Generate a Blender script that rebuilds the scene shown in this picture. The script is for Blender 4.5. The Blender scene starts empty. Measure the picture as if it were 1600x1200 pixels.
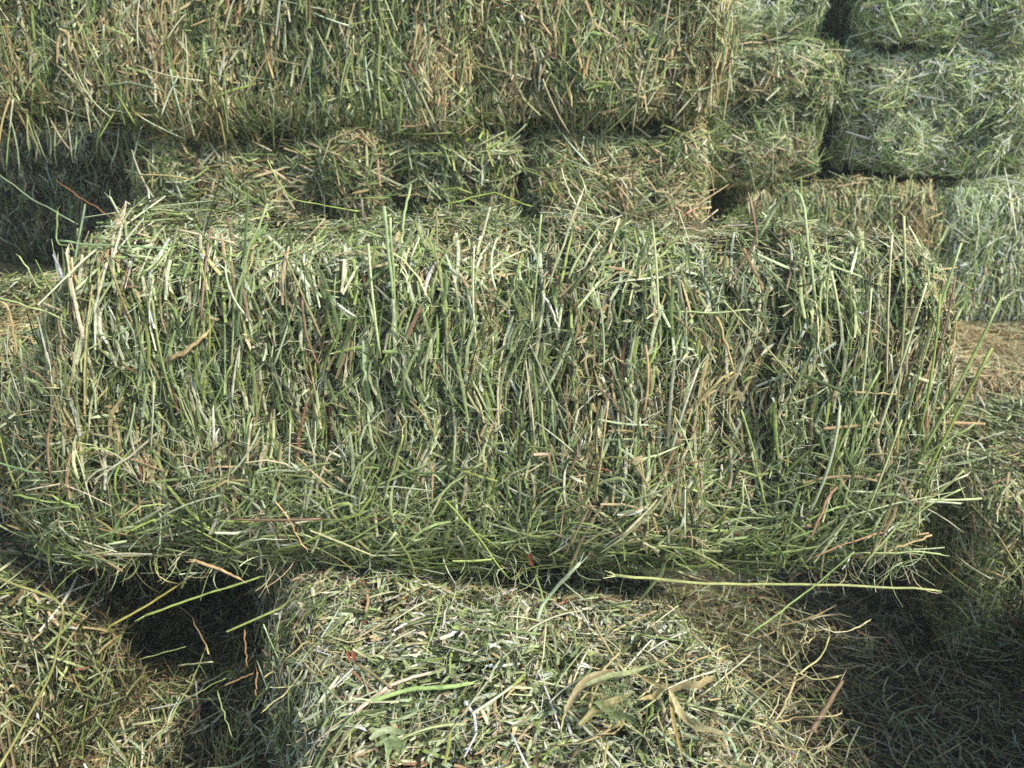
import bpy, math, random
import numpy as np
from mathutils import Vector, Matrix, Euler

# ------------------------------------------------------------------ camera
sc = bpy.context.scene
COL = sc.collection
R = math.radians
CAM = Vector((0.0, 0.0, 1.03))
PITCH = R(20.0)
FPX = 1256.0                                   # focal length in pixels of a 1600 wide frame
cam_d = bpy.data.cameras.new('camera')
cam_o = bpy.data.objects.new('camera', cam_d)
COL.objects.link(cam_o)
cam_o.location = CAM
cam_o.rotation_euler = (R(90) - PITCH, 0, 0)
cam_d.sensor_width = 36.0
cam_d.lens = 36.0 * FPX / 1600.0
cam_d.clip_start = 0.02
cam_d.clip_end = 200
sc.camera = cam_o
cam_d.dof.use_dof = True
cam_d.dof.focus_distance = 0.98
cam_d.dof.aperture_fstop = 8.0

# ------------------------------------------------------------------ light
SUN_AZ = R(54)        # degrees to the right of straight behind the camera
SUN_EL = R(46)
to_sun = Vector((math.sin(SUN_AZ) * math.cos(SUN_EL), -math.cos(SUN_AZ) * math.cos(SUN_EL), math.sin(SUN_EL)))
world = bpy.data.worlds.new('World')
sc.world = world
world.use_nodes = True
wn = world.node_tree
bg = wn.nodes['Background']
sky = wn.nodes.new('ShaderNodeTexSky')
sky.sky_type = 'NISHITA'
sky.sun_disc = False
sky.sun_elevation = SUN_EL
sky.sun_rotation = math.atan2(to_sun.x, to_sun.y)
wn.links.new(sky.outputs[0], bg.inputs[0])
bg.inputs[1].default_value = 0.115
sun_d = bpy.data.lights.new('sun', 'SUN')
sun_d.energy = 3.0
sun_d.angle = R(7)
sun_d.color = (1.0, 0.955, 0.88)
sun_o = bpy.data.objects.new('sun', sun_d)
COL.objects.link(sun_o)
sun_o.location = (0, 0, 6)
sun_o.rotation_euler = to_sun.to_track_quat('Z', 'Y').to_euler()
sc.view_settings.view_transform = 'Standard'
sc.view_settings.look = 'None'
sc.view_settings.gamma = 1.0
sc.view_settings.exposure = 0.75
sc.render.engine = 'CYCLES'
sc.cycles.max_bounces = 5
sc.cycles.diffuse_bounces = 3
sc.cycles.glossy_bounces = 1
sc.cycles.transmission_bounces = 3
sc.cycles.use_denoising = False

# ------------------------------------------------------------------ helpers
RNG = np.random.default_rng(11)


def lin(rgb):
    c = np.asarray(rgb, float) / 255.0
    return np.where(c <= 0.04045, c / 12.92, ((c + 0.055) / 1.055) ** 2.4)


def norm(v):
    return v / np.maximum(np.linalg.norm(v, axis=-1, keepdims=True), 1e-9)


class Noise:
    """smooth pseudo-noise: a sum of sines of random direction, about -1..1"""
    def __init__(self, scale, seed, n=7):
        g = np.random.default_rng(seed)
        self.k = norm(g.normal(size=(n, 3))) * (2 * math.pi / scale) * g.uniform(0.5, 1.6, (n, 1))
        self.ph = g.uniform(0, 6.283, n)

    def __call__(self, p):
        return np.sin(p @ self.k.T + self.ph).sum(-1) / math.sqrt(len(self.ph)) * 0.9


def pix(px, py, y=None, z=None):
    """the point in the place seen at a pixel of the photograph, at a given depth y or height z"""
    u = (px - 800) / FPX
    v = (600 - py) / FPX
    d = Vector((u, math.cos(PITCH) + math.sin(PITCH) * v, -math.sin(PITCH) + math.cos(PITCH) * v))
    t = (y - CAM.y) / d.y if y is not None else (z - CAM.z) / d.z
    return CAM + d * t


# ------------------------------------------------------------------ materials
def hay_material(name, rough=0.55, translucent=0.18, mottled=0.25):
    m = bpy.data.materials.new(name)
    m.use_nodes = True
    nt = m.node_tree
    b = nt.nodes['Principled BSDF']
    out = nt.nodes['Material Output']
    at = nt.nodes.new('ShaderNodeAttribute')
    at.attribute_name = 'col'
    tc = nt.nodes.new('ShaderNodeTexCoord')
    nz = nt.nodes.new('ShaderNodeTexNoise')
    nz.inputs['Scale'].default_value = 260
    nz.inputs['Detail'].default_value = 2
    nt.links.new(tc.outputs['Object'], nz.inputs['Vector'])
    mr = nt.nodes.new('ShaderNodeMapRange')
    mr.inputs['From Min'].default_value = 0.3
    mr.inputs['From Max'].default_value = 0.7
    mr.inputs['To Min'].default_value = 1 - mottled
    mr.inputs['To Max'].default_value = 1 + mottled
    nt.links.new(nz.outputs[0], mr.inputs['Value'])
    mx = nt.nodes.new('ShaderNodeVectorMath')
    mx.operation = 'SCALE'
    nt.links.new(at.outputs['Color'], mx.inputs[0])
    nt.links.new(mr.outputs[0], mx.inputs['Scale'])
    nt.links.new(mx.outputs[0], b.inputs['Base Color'])
    b.inputs['Roughness'].default_value = rough
    b.inputs['Specular IOR Level'].default_value = 0.4
    tr = nt.nodes.new('ShaderNodeBsdfTranslucent')
    nt.links.new(mx.outputs[0], tr.inputs['Color'])
    ms = nt.nodes.new('ShaderNodeMixShader')
    ms.inputs[0].default_value = translucent
    nt.links.new(b.outputs[0], ms.inputs[1])
    nt.links.new(tr.outputs[0], ms.inputs[2])
    nt.links.new(ms.outputs[0], out.inputs['Surface'])
    return m


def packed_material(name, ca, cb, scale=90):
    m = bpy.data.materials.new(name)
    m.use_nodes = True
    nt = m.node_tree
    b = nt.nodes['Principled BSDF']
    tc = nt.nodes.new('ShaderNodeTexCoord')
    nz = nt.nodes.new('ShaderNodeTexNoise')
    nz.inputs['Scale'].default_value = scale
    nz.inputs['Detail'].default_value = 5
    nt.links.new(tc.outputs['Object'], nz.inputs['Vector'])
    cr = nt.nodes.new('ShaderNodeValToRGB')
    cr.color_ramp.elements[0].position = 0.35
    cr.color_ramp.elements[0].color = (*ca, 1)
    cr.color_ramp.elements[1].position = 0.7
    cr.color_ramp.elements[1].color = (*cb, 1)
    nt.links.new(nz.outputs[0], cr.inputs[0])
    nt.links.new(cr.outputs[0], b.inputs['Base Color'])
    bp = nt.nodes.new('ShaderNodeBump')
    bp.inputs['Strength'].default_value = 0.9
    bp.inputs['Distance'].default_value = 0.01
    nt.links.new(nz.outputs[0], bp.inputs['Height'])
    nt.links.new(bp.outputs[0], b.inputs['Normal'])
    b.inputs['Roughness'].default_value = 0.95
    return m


def twine_material():
    m = bpy.data.materials.new('red_brown_twine')
    m.use_nodes = True
    nt = m.node_tree
    b = nt.nodes['Principled BSDF']
    tc = nt.nodes.new('ShaderNodeTexCoord')
    wv = nt.nodes.new('ShaderNodeTexWave')
    wv.bands_direction = 'DIAGONAL'
    wv.inputs['Scale'].default_value = 260
    wv.inputs['Distortion'].default_value = 2
    nt.links.new(tc.outputs['Object'], wv.inputs['Vector'])
    cr = nt.nodes.new('ShaderNodeValToRGB')
    cr.color_ramp.elements[0].color = (0.05, 0.020, 0.012, 1)
    cr.color_ramp.elements[1].color = (0.17, 0.065, 0.04, 1)
    nt.links.new(wv.outputs[0], cr.inputs[0])
    nt.links.new(cr.outputs[0], b.inputs['Base Color'])
    b.inputs['Roughness'].default_value = 0.7
    return m


M_HAY = hay_material('hay')
M_STEM = hay_material('hay_stem', rough=0.45, translucent=0.1, mottled=0.18)
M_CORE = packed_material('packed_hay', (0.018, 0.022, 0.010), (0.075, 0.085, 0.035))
M_GROUND = packed_material('chaff_covered_ground', (0.03, 0.026, 0.016), (0.11, 0.10, 0.055), 40)
M_TWINE = twine_material()

# ------------------------------------------------------------------ colours of dry hay
GREEN = lin([(132, 148, 90), (152, 165, 104), (112, 128, 74), (164, 176, 116), (98, 113, 66), (144, 158, 90),
             (124, 136, 92), (166, 172, 130), (156, 170, 92)])
PALE = lin([(204, 208, 160), (216, 216, 178), (192, 200, 158), (184, 192, 136)])
TAN = lin([(204, 186, 136), (188, 170, 120), (212, 199, 154), (194, 170, 124), (174, 157, 112)])
BROWN = lin([(130, 109, 80), (114, 98, 72), (148, 122, 94)])
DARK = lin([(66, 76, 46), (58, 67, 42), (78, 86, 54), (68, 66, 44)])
RED = lin([(160, 112, 86), (172, 126, 98), (136, 92, 70)])
WHITE = lin([(226, 224, 202), (216, 217, 194)])
SETS = [GREEN, PALE, TAN, BROWN, DARK, RED, WHITE]


def pick_colours(w, n, g, jitter=0.16):
    """w: (n,7) or (7,) weights of the seven families"""
    w = np.broadcast_to(np.asarray(w, float), (n, 7))
    cw = np.cumsum(w, 1)
    k = (g.random((n, 1)) * cw[:, -1:] > cw).sum(1)
    k = np.minimum(k, 6)
    out = np.zeros((n, 3))
    for i, s in enumerate(SETS):
        sel = np.nonzero(k == i)[0]
        out[sel] = s[g.integers(0, len(s), len(sel))]
    out *= np.exp(g.normal(0, jitter, (n, 1)))
    out *= np.exp(g.normal(0, 0.05, (n, 3)))
    return np.clip(out, 0.004, 0.8)


# ------------------------------------------------------------------ many blades as one mesh
class Blades:
    def __init__(self):
        self.v, self.f, self.c, self.nv = [], [], [], 0

    def add(self, p, d, n, length, width, col, segs=3, ridge=0.35, bend_n=0.0, bend_s=0.0, kink=0.0, twist=0.0, taper=0.5, g=RNG):
        """ribbons about p along d, their backs towards n; a ridge makes them stems, without it they are flat leaves"""
        N = len(p)
        if N == 0:
            return
        s = np.linspace(-0.5, 0.5, segs + 1)[None, :, None]
        side = norm(np.cross(n, d))
        n2 = np.cross(d, side)
        L = length[:, None, None]
        bn = np.broadcast_to(bend_n, N)[:, None, None]
        bs = np.broadcast_to(bend_s, N)[:, None, None]
        kk = np.broadcast_to(kink, N)[:, None, None]
        q = s * s - 0.08
        pos = p[:, None, :] + d[:, None, :] * L * s + n2[:, None, :] * L * bn * q + side[:, None, :] * L * (bs * q + kk * np.maximum(s - 0.05, 0))
        tw = (g.normal(0, 0.35, (N, 1, 1)) + np.broadcast_to(twist, N)[:, None, None] * s)
        ct, st = np.cos(tw), np.sin(tw)
        a = side[:, None, :] * ct + n2[:, None, :] * st
        b = -side[:, None, :] * st + n2[:, None, :] * ct
        prof = 1 - taper * (2 * np.abs(s)) ** 3 * g.uniform(0.3, 1.2, (N, 1, 1))
        w = width[:, None, None] * 0.5 * np.maximum(prof, 0.12)
        cs = col[:, None, :] * (1 + g.normal(0, 0.10, (N, segs + 1, 1)))
        if ridge > 0:
            vv = np.stack([pos - a * w, pos + b * w * 2 * ridge, pos + a * w], 2)
            m = 3
        else:
            vv = np.stack([pos - a * w, pos + a * w], 2)
            m = 2
        cc = np.repeat(cs[:, :, None, :], m, 2)
        per = (segs + 1) * m
        base = self.nv + np.arange(N)[:, None] * per
        quads = []
        for i in range(segs):
            for j in range(m - 1):
                o = i * m + j
                quads.append(np.stack([base + o, base + o + 1, base + o + m + 1, base + o + m], -1))
        self.f.append(np.concatenate(quads, 1).reshape(-1, 4))
        self.v.append(vv.reshape(-1, 3))
        self.c.append(np.clip(cc.reshape(-1, 3), 0.003, 0.85))
        self.nv += N * per

    def build(self, name, mat, parent=None, kind='stuff'):
        v = np.concatenate(self.v).astype(np.float32)
        f = np.concatenate(self.f).astype(np.int32)
        c = np.concatenate(self.c).astype(np.float32)
        me = bpy.data.meshes.new(name)
        me.vertices.add(len(v))
        me.vertices.foreach_set('co', v.ravel())
        me.loops.add(f.size)
        me.loops.foreach_set('vertex_index', f.ravel())
        me.polygons.add(len(f))
        me.polygons.foreach_set('loop_start', np.arange(0, f.size, 4, dtype=np.int32))
        me.polygons.foreach_set('use_smooth', np.ones(len(f), bool))
        at = me.attributes.new('col', 'FLOAT_COLOR', 'POINT')
        at.data.foreach_set('color', np.concatenate([c, np.ones((len(c), 1), np.float32)], 1).ravel())
        me.update(calc_edges=True)
        me.materials.append(mat)
        return link(name, me, parent, kind)


def link(name, me, parent=None, kind=None):
    o = bpy.data.objects.new(name, me)
    COL.objects.link(o)
    if parent is not None:
        o.parent = parent
    if kind:
        o['kind'] = kind
    return o


def tube_data(pts, radii, cols, sides=4, flat=0.6, up=None, fray=0, g=RNG):
    """a flattened tube through pts; frayed fibres at its ends"""
    pts = np.asarray(pts, float)
    n = len(pts)
    t = norm(np.gradient(pts, axis=0))
    upv = np.array([0.13, -0.7, 0.7]) if up is None else np.asarray(up, float)
    s = norm(np.cross(np.broadcast_to(upv, t.shape), t))
    b = np.cross(t, s)
    V, F, C = [], [], []
    for i in range(n):
        for k in range(sides):
            a = 2 * math.pi * (k + 0.5) / sides
            V.append(pts[i] + s[i] * math.cos(a) * radii[i] * 1.2 + b[i] * math.sin(a) * radii[i] * flat * 1.2)
            C.append(cols[i])
    for i in range(n - 1):
        for k in range(sides):
            k2 = (k + 1) % sides
            F.append((i * sides + k, i * sides + k2, (i + 1) * sides + k2, (i + 1) * sides + k))
    F.append(tuple(range(sides))[::-1])
    F.append(tuple((n - 1) * sides + k for k in range(sides)))
    for e in range(fray):
        i = n - 1 if g.random() < 0.6 else 0
        sg = 1 if i else -1
        d = norm(sg * t[i] + s[i] * g.normal(0, 0.35) + b[i] * g.normal(0, 0.35))
        l = radii[i] * g.uniform(4, 9)
        q = len(V)
        p0 = pts[i] + s[i] * radii[i] * g.uniform(-0.8, 0.8)
        w = s[i] * radii[i] * 0.28
        V += [p0 - w, p0 + w, p0 + d * l + w * 0.4, p0 + d * l - w * 0.4]
        F.append((q, q + 1, q + 2, q + 3))
        C += [np.asarray(cols[i]) * 1.25] * 4
    return V, F, C


def mesh_from(name, V, F, C, mat, smooth=True):
    me = bpy.data.meshes.new(name)
    me.from_pydata([tuple(map(float, v)) for v in V], [], F)
    at = me.attributes.new('col', 'FLOAT_COLOR', 'POINT')
    at.data.foreach_set('color', np.array([(*np.clip(c, 0.003, 0.85), 1) for c in C], np.float32).ravel())
    me.polygons.foreach_set('use_smooth', [smooth] * len(me.polygons))
    me.materials.append(mat)
    me.update()
    return me


def smooth_line(pts, n):
    """points resampled along a gently rounded polyline"""
    pts = np.asarray(pts, float)
    if len(pts) == 2:
        return pts[0] + (pts[1] - pts[0]) * np.linspace(0, 1, n)[:, None]
    seg = np.linalg.norm(np.diff(pts, axis=0), axis=1)
    cum = np.concatenate([[0], np.cumsum(seg)])
    x = np.linspace(0, cum[-1], n)
    out = np.stack([np.interp(x, cum, pts[:, k]) for k in range(3)], 1)
    sm = out.copy()
    sm[1:-1] = (out[:-2] + 2 * out[1:-1] + out[2:]) / 4
    return sm


def stem_mesh(pts, width, col, n=8, wobble=0.0, fray=2, flat=0.6, g=RNG, taper=0.75):
    p = smooth_line(pts, n)
    if wobble:
        p[1:-1] += g.normal(0, wobble, (n - 2, 3))
    t = np.linspace(0, 1, n)
    r = width * 0.5 * (1 - (1 - taper) * t) * (1 + g.normal(0, 0.06, n))
    k = g.integers(2, n - 2)
    r[k] *= 1.3                                            # a node of the stalk
    tint = np.stack([np.asarray(col) * (1 + g.normal(0, 0.10)) for _ in range(n)])
    tint[k] *= 0.7
    tint[0] *= 1.2
    tint[-1] *= 1.25
    V, F, C = tube_data(p, r, tint, flat=flat, fray=fray, g=g)
    return mesh_from('hay_stem', V, F, C, M_STEM)


# stems that bales share: straight along x, one metre scale applied by the mesh itself
def stem_variants(weights, lo, hi, count, seed, w_lo=0.0022, w_hi=0.0042):
    g = np.random.default_rng(seed)
    out = []
    for i in range(count):
        L = g.uniform(lo, hi)
        c = pick_colours(weights, 1, g, 0.1)[0]
        b1, b2 = g.normal(0, 0.035) * L, abs(g.normal(0, 0.03)) * L
        k = g.normal(0, 0.10) * L if g.random() < 0.35 else 0
        x = np.linspace(-0.5, 0.5, 7)
        pts = np.stack([x * L, b1 * (1 - 4 * x * x) + k * np.maximum(x - g.uniform(-0.2, 0.2), 0), b2 * (1 - 4 * x * x)], 1)
        w = g.uniform(w_lo, w_hi)
        r = w * 0.5 * (1 + g.normal(0, 0.07, 7)) * np.linspace(1, g.uniform(0.6, 1), 7)
        tint = [c * (1 + g.normal(0, 0.1)) for _ in range(7)]
        V, F, C = tube_data(pts, r, tint, flat=0.55, up=(0, 0, 1), fray=2 if g.random() < 0.6 else 0, g=g)
        me = mesh_from('hay_stem', V, F, C, M_STEM)
        out.append((me, L))
    return out


VAR_MAIN = stem_variants((0.54, 0.26, 0.18, 0.01, 0, 0, 0.01), 0.05, 0.15, 70, 3)
VAR_LONG = stem_variants((0.70, 0.27, 0.03, 0, 0, 0, 0), 0.12, 0.23, 30, 4, 0.0026, 0.0044)
VAR_TOP = stem_variants((0.26, 0.46, 0.22, 0.02, 0, 0, 0.06), 0.05, 0.14, 50, 5)
VAR_STRAW = stem_variants((0.03, 0.12, 0.85, 0, 0, 0, 0), 0.05, 0.13, 30, 7)
VAR_BACK = stem_variants((0.52, 0.24, 0.23, 0.01, 0, 0, 0), 0.05, 0.13, 40, 6)


# ------------------------------------------------------------------ a bale
class Bale:
    def __init__(self, label, loc, rotz, size, group, tint, seed, tilt=(0, 0), r=0.08, lump=0.016, flake=0.085, flake_amp=0.006, groove=0.010, end_sigma=None, name='hay_bale', gain=1.0, tuck=0.0, flow=0.28, patch=1.0, bites=(), slump=False, cast=(1, 1, 1)):
        self.flow, self.patch, self.bites, self.slump, self.cast = flow, patch, bites, slump, np.asarray(cast, float)
        self.tuck = tuck
        self.size, self.r, self.g = size, r, np.random.default_rng(seed)
        self.L, self.D, self.H = size
        self.tint = np.asarray(tint, float)
        self.lump, self.flake, self.flake_amp, self.groove = lump, flake, flake_amp, groove
        self.n1, self.n2, self.n3, self.nc = Noise(0.30, seed + 1), Noise(0.10, seed + 2), Noise(0.17, seed + 3), Noise(0.22, seed + 4)
        self.nf = Noise(0.13, seed + 5)
        self.fo = self.g.normal(0, 1, 64)
        self.fc = self.g.normal(0, 1, 64)
        self.end_sigma = end_sigma
        self.gain = gain
        e = bpy.data.objects.new(name, None)
        e.empty_display_size = 0.1
        COL.objects.link(e)
        e.location = loc
        e.rotation_euler = (tilt[0], tilt[1], rotz)
        e['label'] = label
        e['category'] = 'hay bale'
        e['group'] = group
        self.e = e
        self.mat = Matrix.LocRotScale(Vector(loc), Euler((tilt[0], tilt[1], rotz)), None)
        self.inv = self.mat.inverted()

    def flake_id(self, p):
        x = p[:, 0] + 0.012 * self.n3(p)
        k = x / self.flake
        return np.floor(k).astype(int), np.abs(k - np.round(k)) * self.flake

    def surf(self, q):
        """box surface point -> rounded, lumpy bale surface point and its outward normal"""
        h = np.array([self.L / 2, self.D / 2, self.H / 2])
        c = q - np.array([0, 0, self.H / 2])
        inner = np.clip(c, -(h - self.r), h - self.r)
        n = norm(c - inner + 1e-9)
        ps = inner + self.r * n
        k, dist = self.flake_id(ps)
        f = self.lump * self.n1(ps) + 0.4 * self.lump * self.n2(ps)
        along = 1 - np.abs(n[:, 0])
        f = f + along * (self.flake_amp * self.fo[k % 64] - self.groove * np.exp(-(dist / 0.008) ** 2))
        for yb in self.bites:                              # a tight twine pulls the end face in
            f = f - 0.022 * np.abs(n[:, 0]) * np.exp(-((ps[:, 1] - yb) / 0.026) ** 2)
        out = ps + np.array([0, 0, self.H / 2]) + n * f[:, None]
        if self.tuck:                                      # the lower front edge rolls under
            k = np.clip((0.17 - out[:, 2]) / 0.17, 0, 1) * np.clip(-out[:, 1] / (self.D / 2), 0, 1)
            out[:, 1] += self.tuck * k * k
            n = norm(n + np.stack([0 * k, 0 * k, -2.0 * k * self.tuck / 0.17], 1))
        if self.slump:                                     # the left end sags outwards, its top corner is worn round
            k = np.clip((-out[:, 0] / (self.L / 2) - 0.55) / 0.45, 0, 1) ** 1.5
            out[:, 0] += k * (-0.075 + 0.18 * np.clip((out[:, 2] - 0.20) / 0.27, 0, 1) ** 1.3)
            k = np.clip((out[:, 0] / (self.L / 2) - 0.65) / 0.35, 0, 1) ** 1.5
            out[:, 0] += k * (0.015 - 0.05 * np.clip((out[:, 2] - 0.25) / 0.22, 0, 1) ** 1.3)
        return out, n

    def face(self, name, n):
        g = self.g
        a, b = g.random(n) - 0.5, g.random(n) - 0.5
        L, D, H = self.size
        o = np.full(n, 0.5)
        if name == 'front':
            return np.stack([a * L, -o * D, (b + 0.5) * H], 1), np.array([0, 0, 1.0])
        if name == 'back':
            return np.stack([a * L, o * D, (b + 0.5) * H], 1), np.array([0, 0, 1.0])
        if name == 'top':
            return np.stack([a * L, b * D, o * 2 * H], 1), np.array([0, 1.0, 0])
        if name == 'bottom':
            return np.stack([a * L, b * D, o * 0], 1), np.array([0, 1.0, 0])
        s = 1 if name == 'right' else -1
        return np.stack([s * o * L, a * D, (b + 0.5) * H], 1), np.array([0, 0, 1.0])

    def frame(self, face, n, wild=None, sigma=0.20, mess=0.25, tilt=0.12, lean=0.0):
        """points on a face with a stem direction each"""
        g = self.g
        q, t = self.face(face, n)
        p, nv = self.surf(q)
        d = np.broadcast_to(t, (n, 3))
        d = norm(d - nv * (d * nv).sum(1, keepdims=True) + 1e-6)
        ang = g.normal(0, sigma, n) + self.flow * self.nf(p) + lean
        m = mess
        if wild is not None:
            m = np.clip(mess + wild(p), 0, 1)
        if face in ('left', 'right'):
            if self.end_sigma is None:
                m = np.ones(n)
            else:
                ang = g.normal(0, self.end_sigma, n) + 0.3 * self.nf(p)
        un = g.random(n) < m
        swirl = 0.9 * self.nf(p * 1.3 + 3.1) + g.normal(1.15, 0.55, n)     # messy stems still lie in swirls
        ang = np.where(un, np.where(g.random(n) < 0.55, swirl, g.uniform(-1.57, 1.57, n)), ang)
        s = np.cross(nv, d)
        d = d * np.cos(ang)[:, None] + s * np.sin(ang)[:, None]
        ti = g.normal(0, tilt, n)[:, None]
        d = norm(d * np.cos(ti) + nv * np.sin(ti))
        return p, d, nv

    def colours(self, p, n, boost=None):
        k, _ = self.flake_id(p)
        w = np.broadcast_to(self.tint, (n, 7)).copy()
        t = self.patch * (0.6 * self.nc(p) + 0.45 * self.fc[k % 64])
        w[:, 2] *= np.exp(0.9 * t)
        w[:, 3] *= np.exp(1.0 * t)
        w[:, 0] *= np.exp(-0.35 * t)
        if boost is not None:
            w = w * np.asarray(boost)
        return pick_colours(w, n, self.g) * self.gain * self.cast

    def cover(self, faces, wild=None, lean=0.0, segs=3, stem_len=0.045, mess=0.25, fine=1.0, depth=0.038, wide=1.0, stalks=1.0, shreds=1.0, sigma=0.20):
        """faces: {face: density factor}; loose hay through a few centimetres below the surface"""
        g = self.g
        B = Blades()
        area = {'front': self.L * self.H, 'back': self.L * self.H, 'top': self.L * self.D, 'bottom': self.L * self.D,
                'left': self.D * self.H, 'right': self.D * self.H}
        for face, k in faces.items():
            A = area[face] * k
            # crumbs of leaf deep down and between the stems
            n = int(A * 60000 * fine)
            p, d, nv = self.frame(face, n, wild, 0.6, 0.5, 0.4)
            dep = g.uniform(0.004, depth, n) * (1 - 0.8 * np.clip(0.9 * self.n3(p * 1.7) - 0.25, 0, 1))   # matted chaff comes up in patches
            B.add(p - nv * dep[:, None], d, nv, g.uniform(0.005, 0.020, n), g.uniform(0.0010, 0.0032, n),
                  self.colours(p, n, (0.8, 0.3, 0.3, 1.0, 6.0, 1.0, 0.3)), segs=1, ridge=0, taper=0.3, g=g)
            # stems
            n = int(A * 26000 * stalks)
            p, d, nv = self.frame(face, n, wild, sigma, mess, 0.10, lean)
            dep = depth * g.random(n) ** 1.1
            B.add(p - nv * dep[:, None], d, nv, stem_len * g.lognormal(0, 0.45, n), wide * g.uniform(0.0013, 0.0038, n),
                  self.colours(p, n, (1, 1, 1, 1, 0.8, 1, 0.8)), segs=segs, ridge=0.32, bend_n=g.normal(-0.10, 0.14, n), bend_s=g.normal(0, 0.25, n),
                  kink=np.where(g.random(n) < 0.2, g.normal(0, 0.7, n), 0), taper=0.35, g=g)
            # leaf shreds near the surface
            n = int(A * 9000 * shreds)
            p, d, nv = self.frame(face, n, wild, 0.5, 0.5, 0.30)
            dep = g.uniform(-0.003, 0.018, n)
            B.add(p - nv * dep[:, None], d, nv, g.uniform(0.008, 0.028, n), g.uniform(0.002, 0.0052, n),
                  self.colours(p, n), segs=2, ridge=0, bend_n=g.normal(0, 0.5, n), bend_s=g.normal(0, 0.3, n), twist=g.normal(0, 1.6, n), taper=0.9, g=g)
            # hair-fine fibres
            n = int(A * 14000 * fine)
            p, d, nv = self.frame(face, n, wild, 0.5, 0.7, 0.40)
            dep = g.uniform(-0.005, 0.02, n)
            B.add(p - nv * dep[:, None], d, nv, g.uniform(0.012, 0.04, n), g.uniform(0.0005, 0.0010, n),
                  self.colours(p, n, (1, 2, 1, 1, 0.5, 0.5, 1.5)), segs=2, ridge=0, bend_n=g.normal(0, 0.6, n), bend_s=g.normal(0, 0.7, n), taper=0.2, g=g)
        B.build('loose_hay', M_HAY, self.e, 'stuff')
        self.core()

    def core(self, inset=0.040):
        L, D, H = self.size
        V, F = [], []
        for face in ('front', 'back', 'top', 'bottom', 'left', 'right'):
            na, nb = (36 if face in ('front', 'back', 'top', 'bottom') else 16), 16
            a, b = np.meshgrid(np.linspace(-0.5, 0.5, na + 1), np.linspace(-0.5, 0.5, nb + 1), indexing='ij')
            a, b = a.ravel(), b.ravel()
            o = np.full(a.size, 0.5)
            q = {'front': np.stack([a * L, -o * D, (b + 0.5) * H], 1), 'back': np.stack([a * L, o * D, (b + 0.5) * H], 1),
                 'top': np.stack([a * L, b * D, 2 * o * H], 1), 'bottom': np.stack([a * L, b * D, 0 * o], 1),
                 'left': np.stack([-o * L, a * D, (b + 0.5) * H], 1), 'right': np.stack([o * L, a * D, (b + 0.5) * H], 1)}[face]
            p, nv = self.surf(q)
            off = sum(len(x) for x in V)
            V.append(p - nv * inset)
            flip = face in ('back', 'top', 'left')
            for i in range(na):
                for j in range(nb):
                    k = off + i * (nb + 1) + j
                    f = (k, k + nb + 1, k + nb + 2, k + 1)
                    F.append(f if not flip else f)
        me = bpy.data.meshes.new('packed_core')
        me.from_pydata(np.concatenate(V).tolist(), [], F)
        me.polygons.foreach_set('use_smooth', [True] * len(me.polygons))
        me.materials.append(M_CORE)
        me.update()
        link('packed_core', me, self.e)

    def put(self, me, p, d, nv, off=0.0):
        """one stem of the bale as a part of its own"""
        o = bpy.data.objects.new('hay_stem', me)
        o.parent = self.e
        x = Vector(d).normalized()
        z = (Vector(nv) - x * Vector(nv).dot(x)).normalized()
        y = z.cross(x)
        m = Matrix((x, y, z)).transposed().to_4x4()
        m.translation = Vector(p) + Vector(nv) * off
        o.matrix_local = m
        COL.objects.link(o)
        return o

    def stems(self, face, n, variants, wild=None, sigma=0.3, mess=0.25, tilt=0.10, off=(0.0, 0.008), lean=0.0, where=None):
        g = self.g
        p, d, nv = self.frame(face, n * 6, wild, sigma, mess, tilt, lean)
        keep = np.arange(len(p)) if where is None else np.nonzero(where(p))[0]
        for i in keep[:n]:
            self.put(variants[g.integers(len(variants))][0], p[i], d[i], nv[i], g.uniform(*off))

    def free(self, q, d, me):
        """a stem whose root is at local q, sticking out along local d"""
        L = me[1]
        d = norm(np.asarray(d, float))
        nv = norm(np.cross(np.cross(d, [0.1, -1, 0.15]), d))
        self.put(me[0], np.asarray(q) + d * L * 0.42, d, nv)

    def ray(self, px, py, off=0.006):
        """where the view ray of a photo pixel meets the bale's front plane, in local space"""
        a = self.inv @ CAM
        b = self.inv @ pix(px, py, y=3.0)
        t = (-self.D / 2 - off - a.y) / (b.y - a.y)
        return np.array(a + (b - a) * t)

    def poly(self, pts, width, col, label=None, fray=2, wobble=0.0008, n=9, flat=0.55):
        """one notable stem of the bale along local points"""
        me = stem_mesh(pts, width, lin(col), n=n, wobble=wobble, fray=fray, flat=flat, g=self.g)
        o = link('hay_stem', me, self.e)
        if label:
            o['label'] = label
        return o

    def twine(self, points):
        """a twine along local points, a few millimetres proud of the hay"""
        g = self.g
        p = smooth_line(points, 22)
        p[1:-1] += g.normal(0, 0.0022, (20, 3))
        V, F, C = tube_data(p, np.full(22, 0.0020), [np.array([0.2, 0.06, 0.04])] * 22, sides=5, flat=1.0, up=(1, 0.2, 0.1))
        link('twine', mesh_from('twine', V, F, C, M_TWINE), self.e)


STACK = 'hay bales stacked behind the middle bale'
FRONT = 'hay bales of the lower front course'
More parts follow.
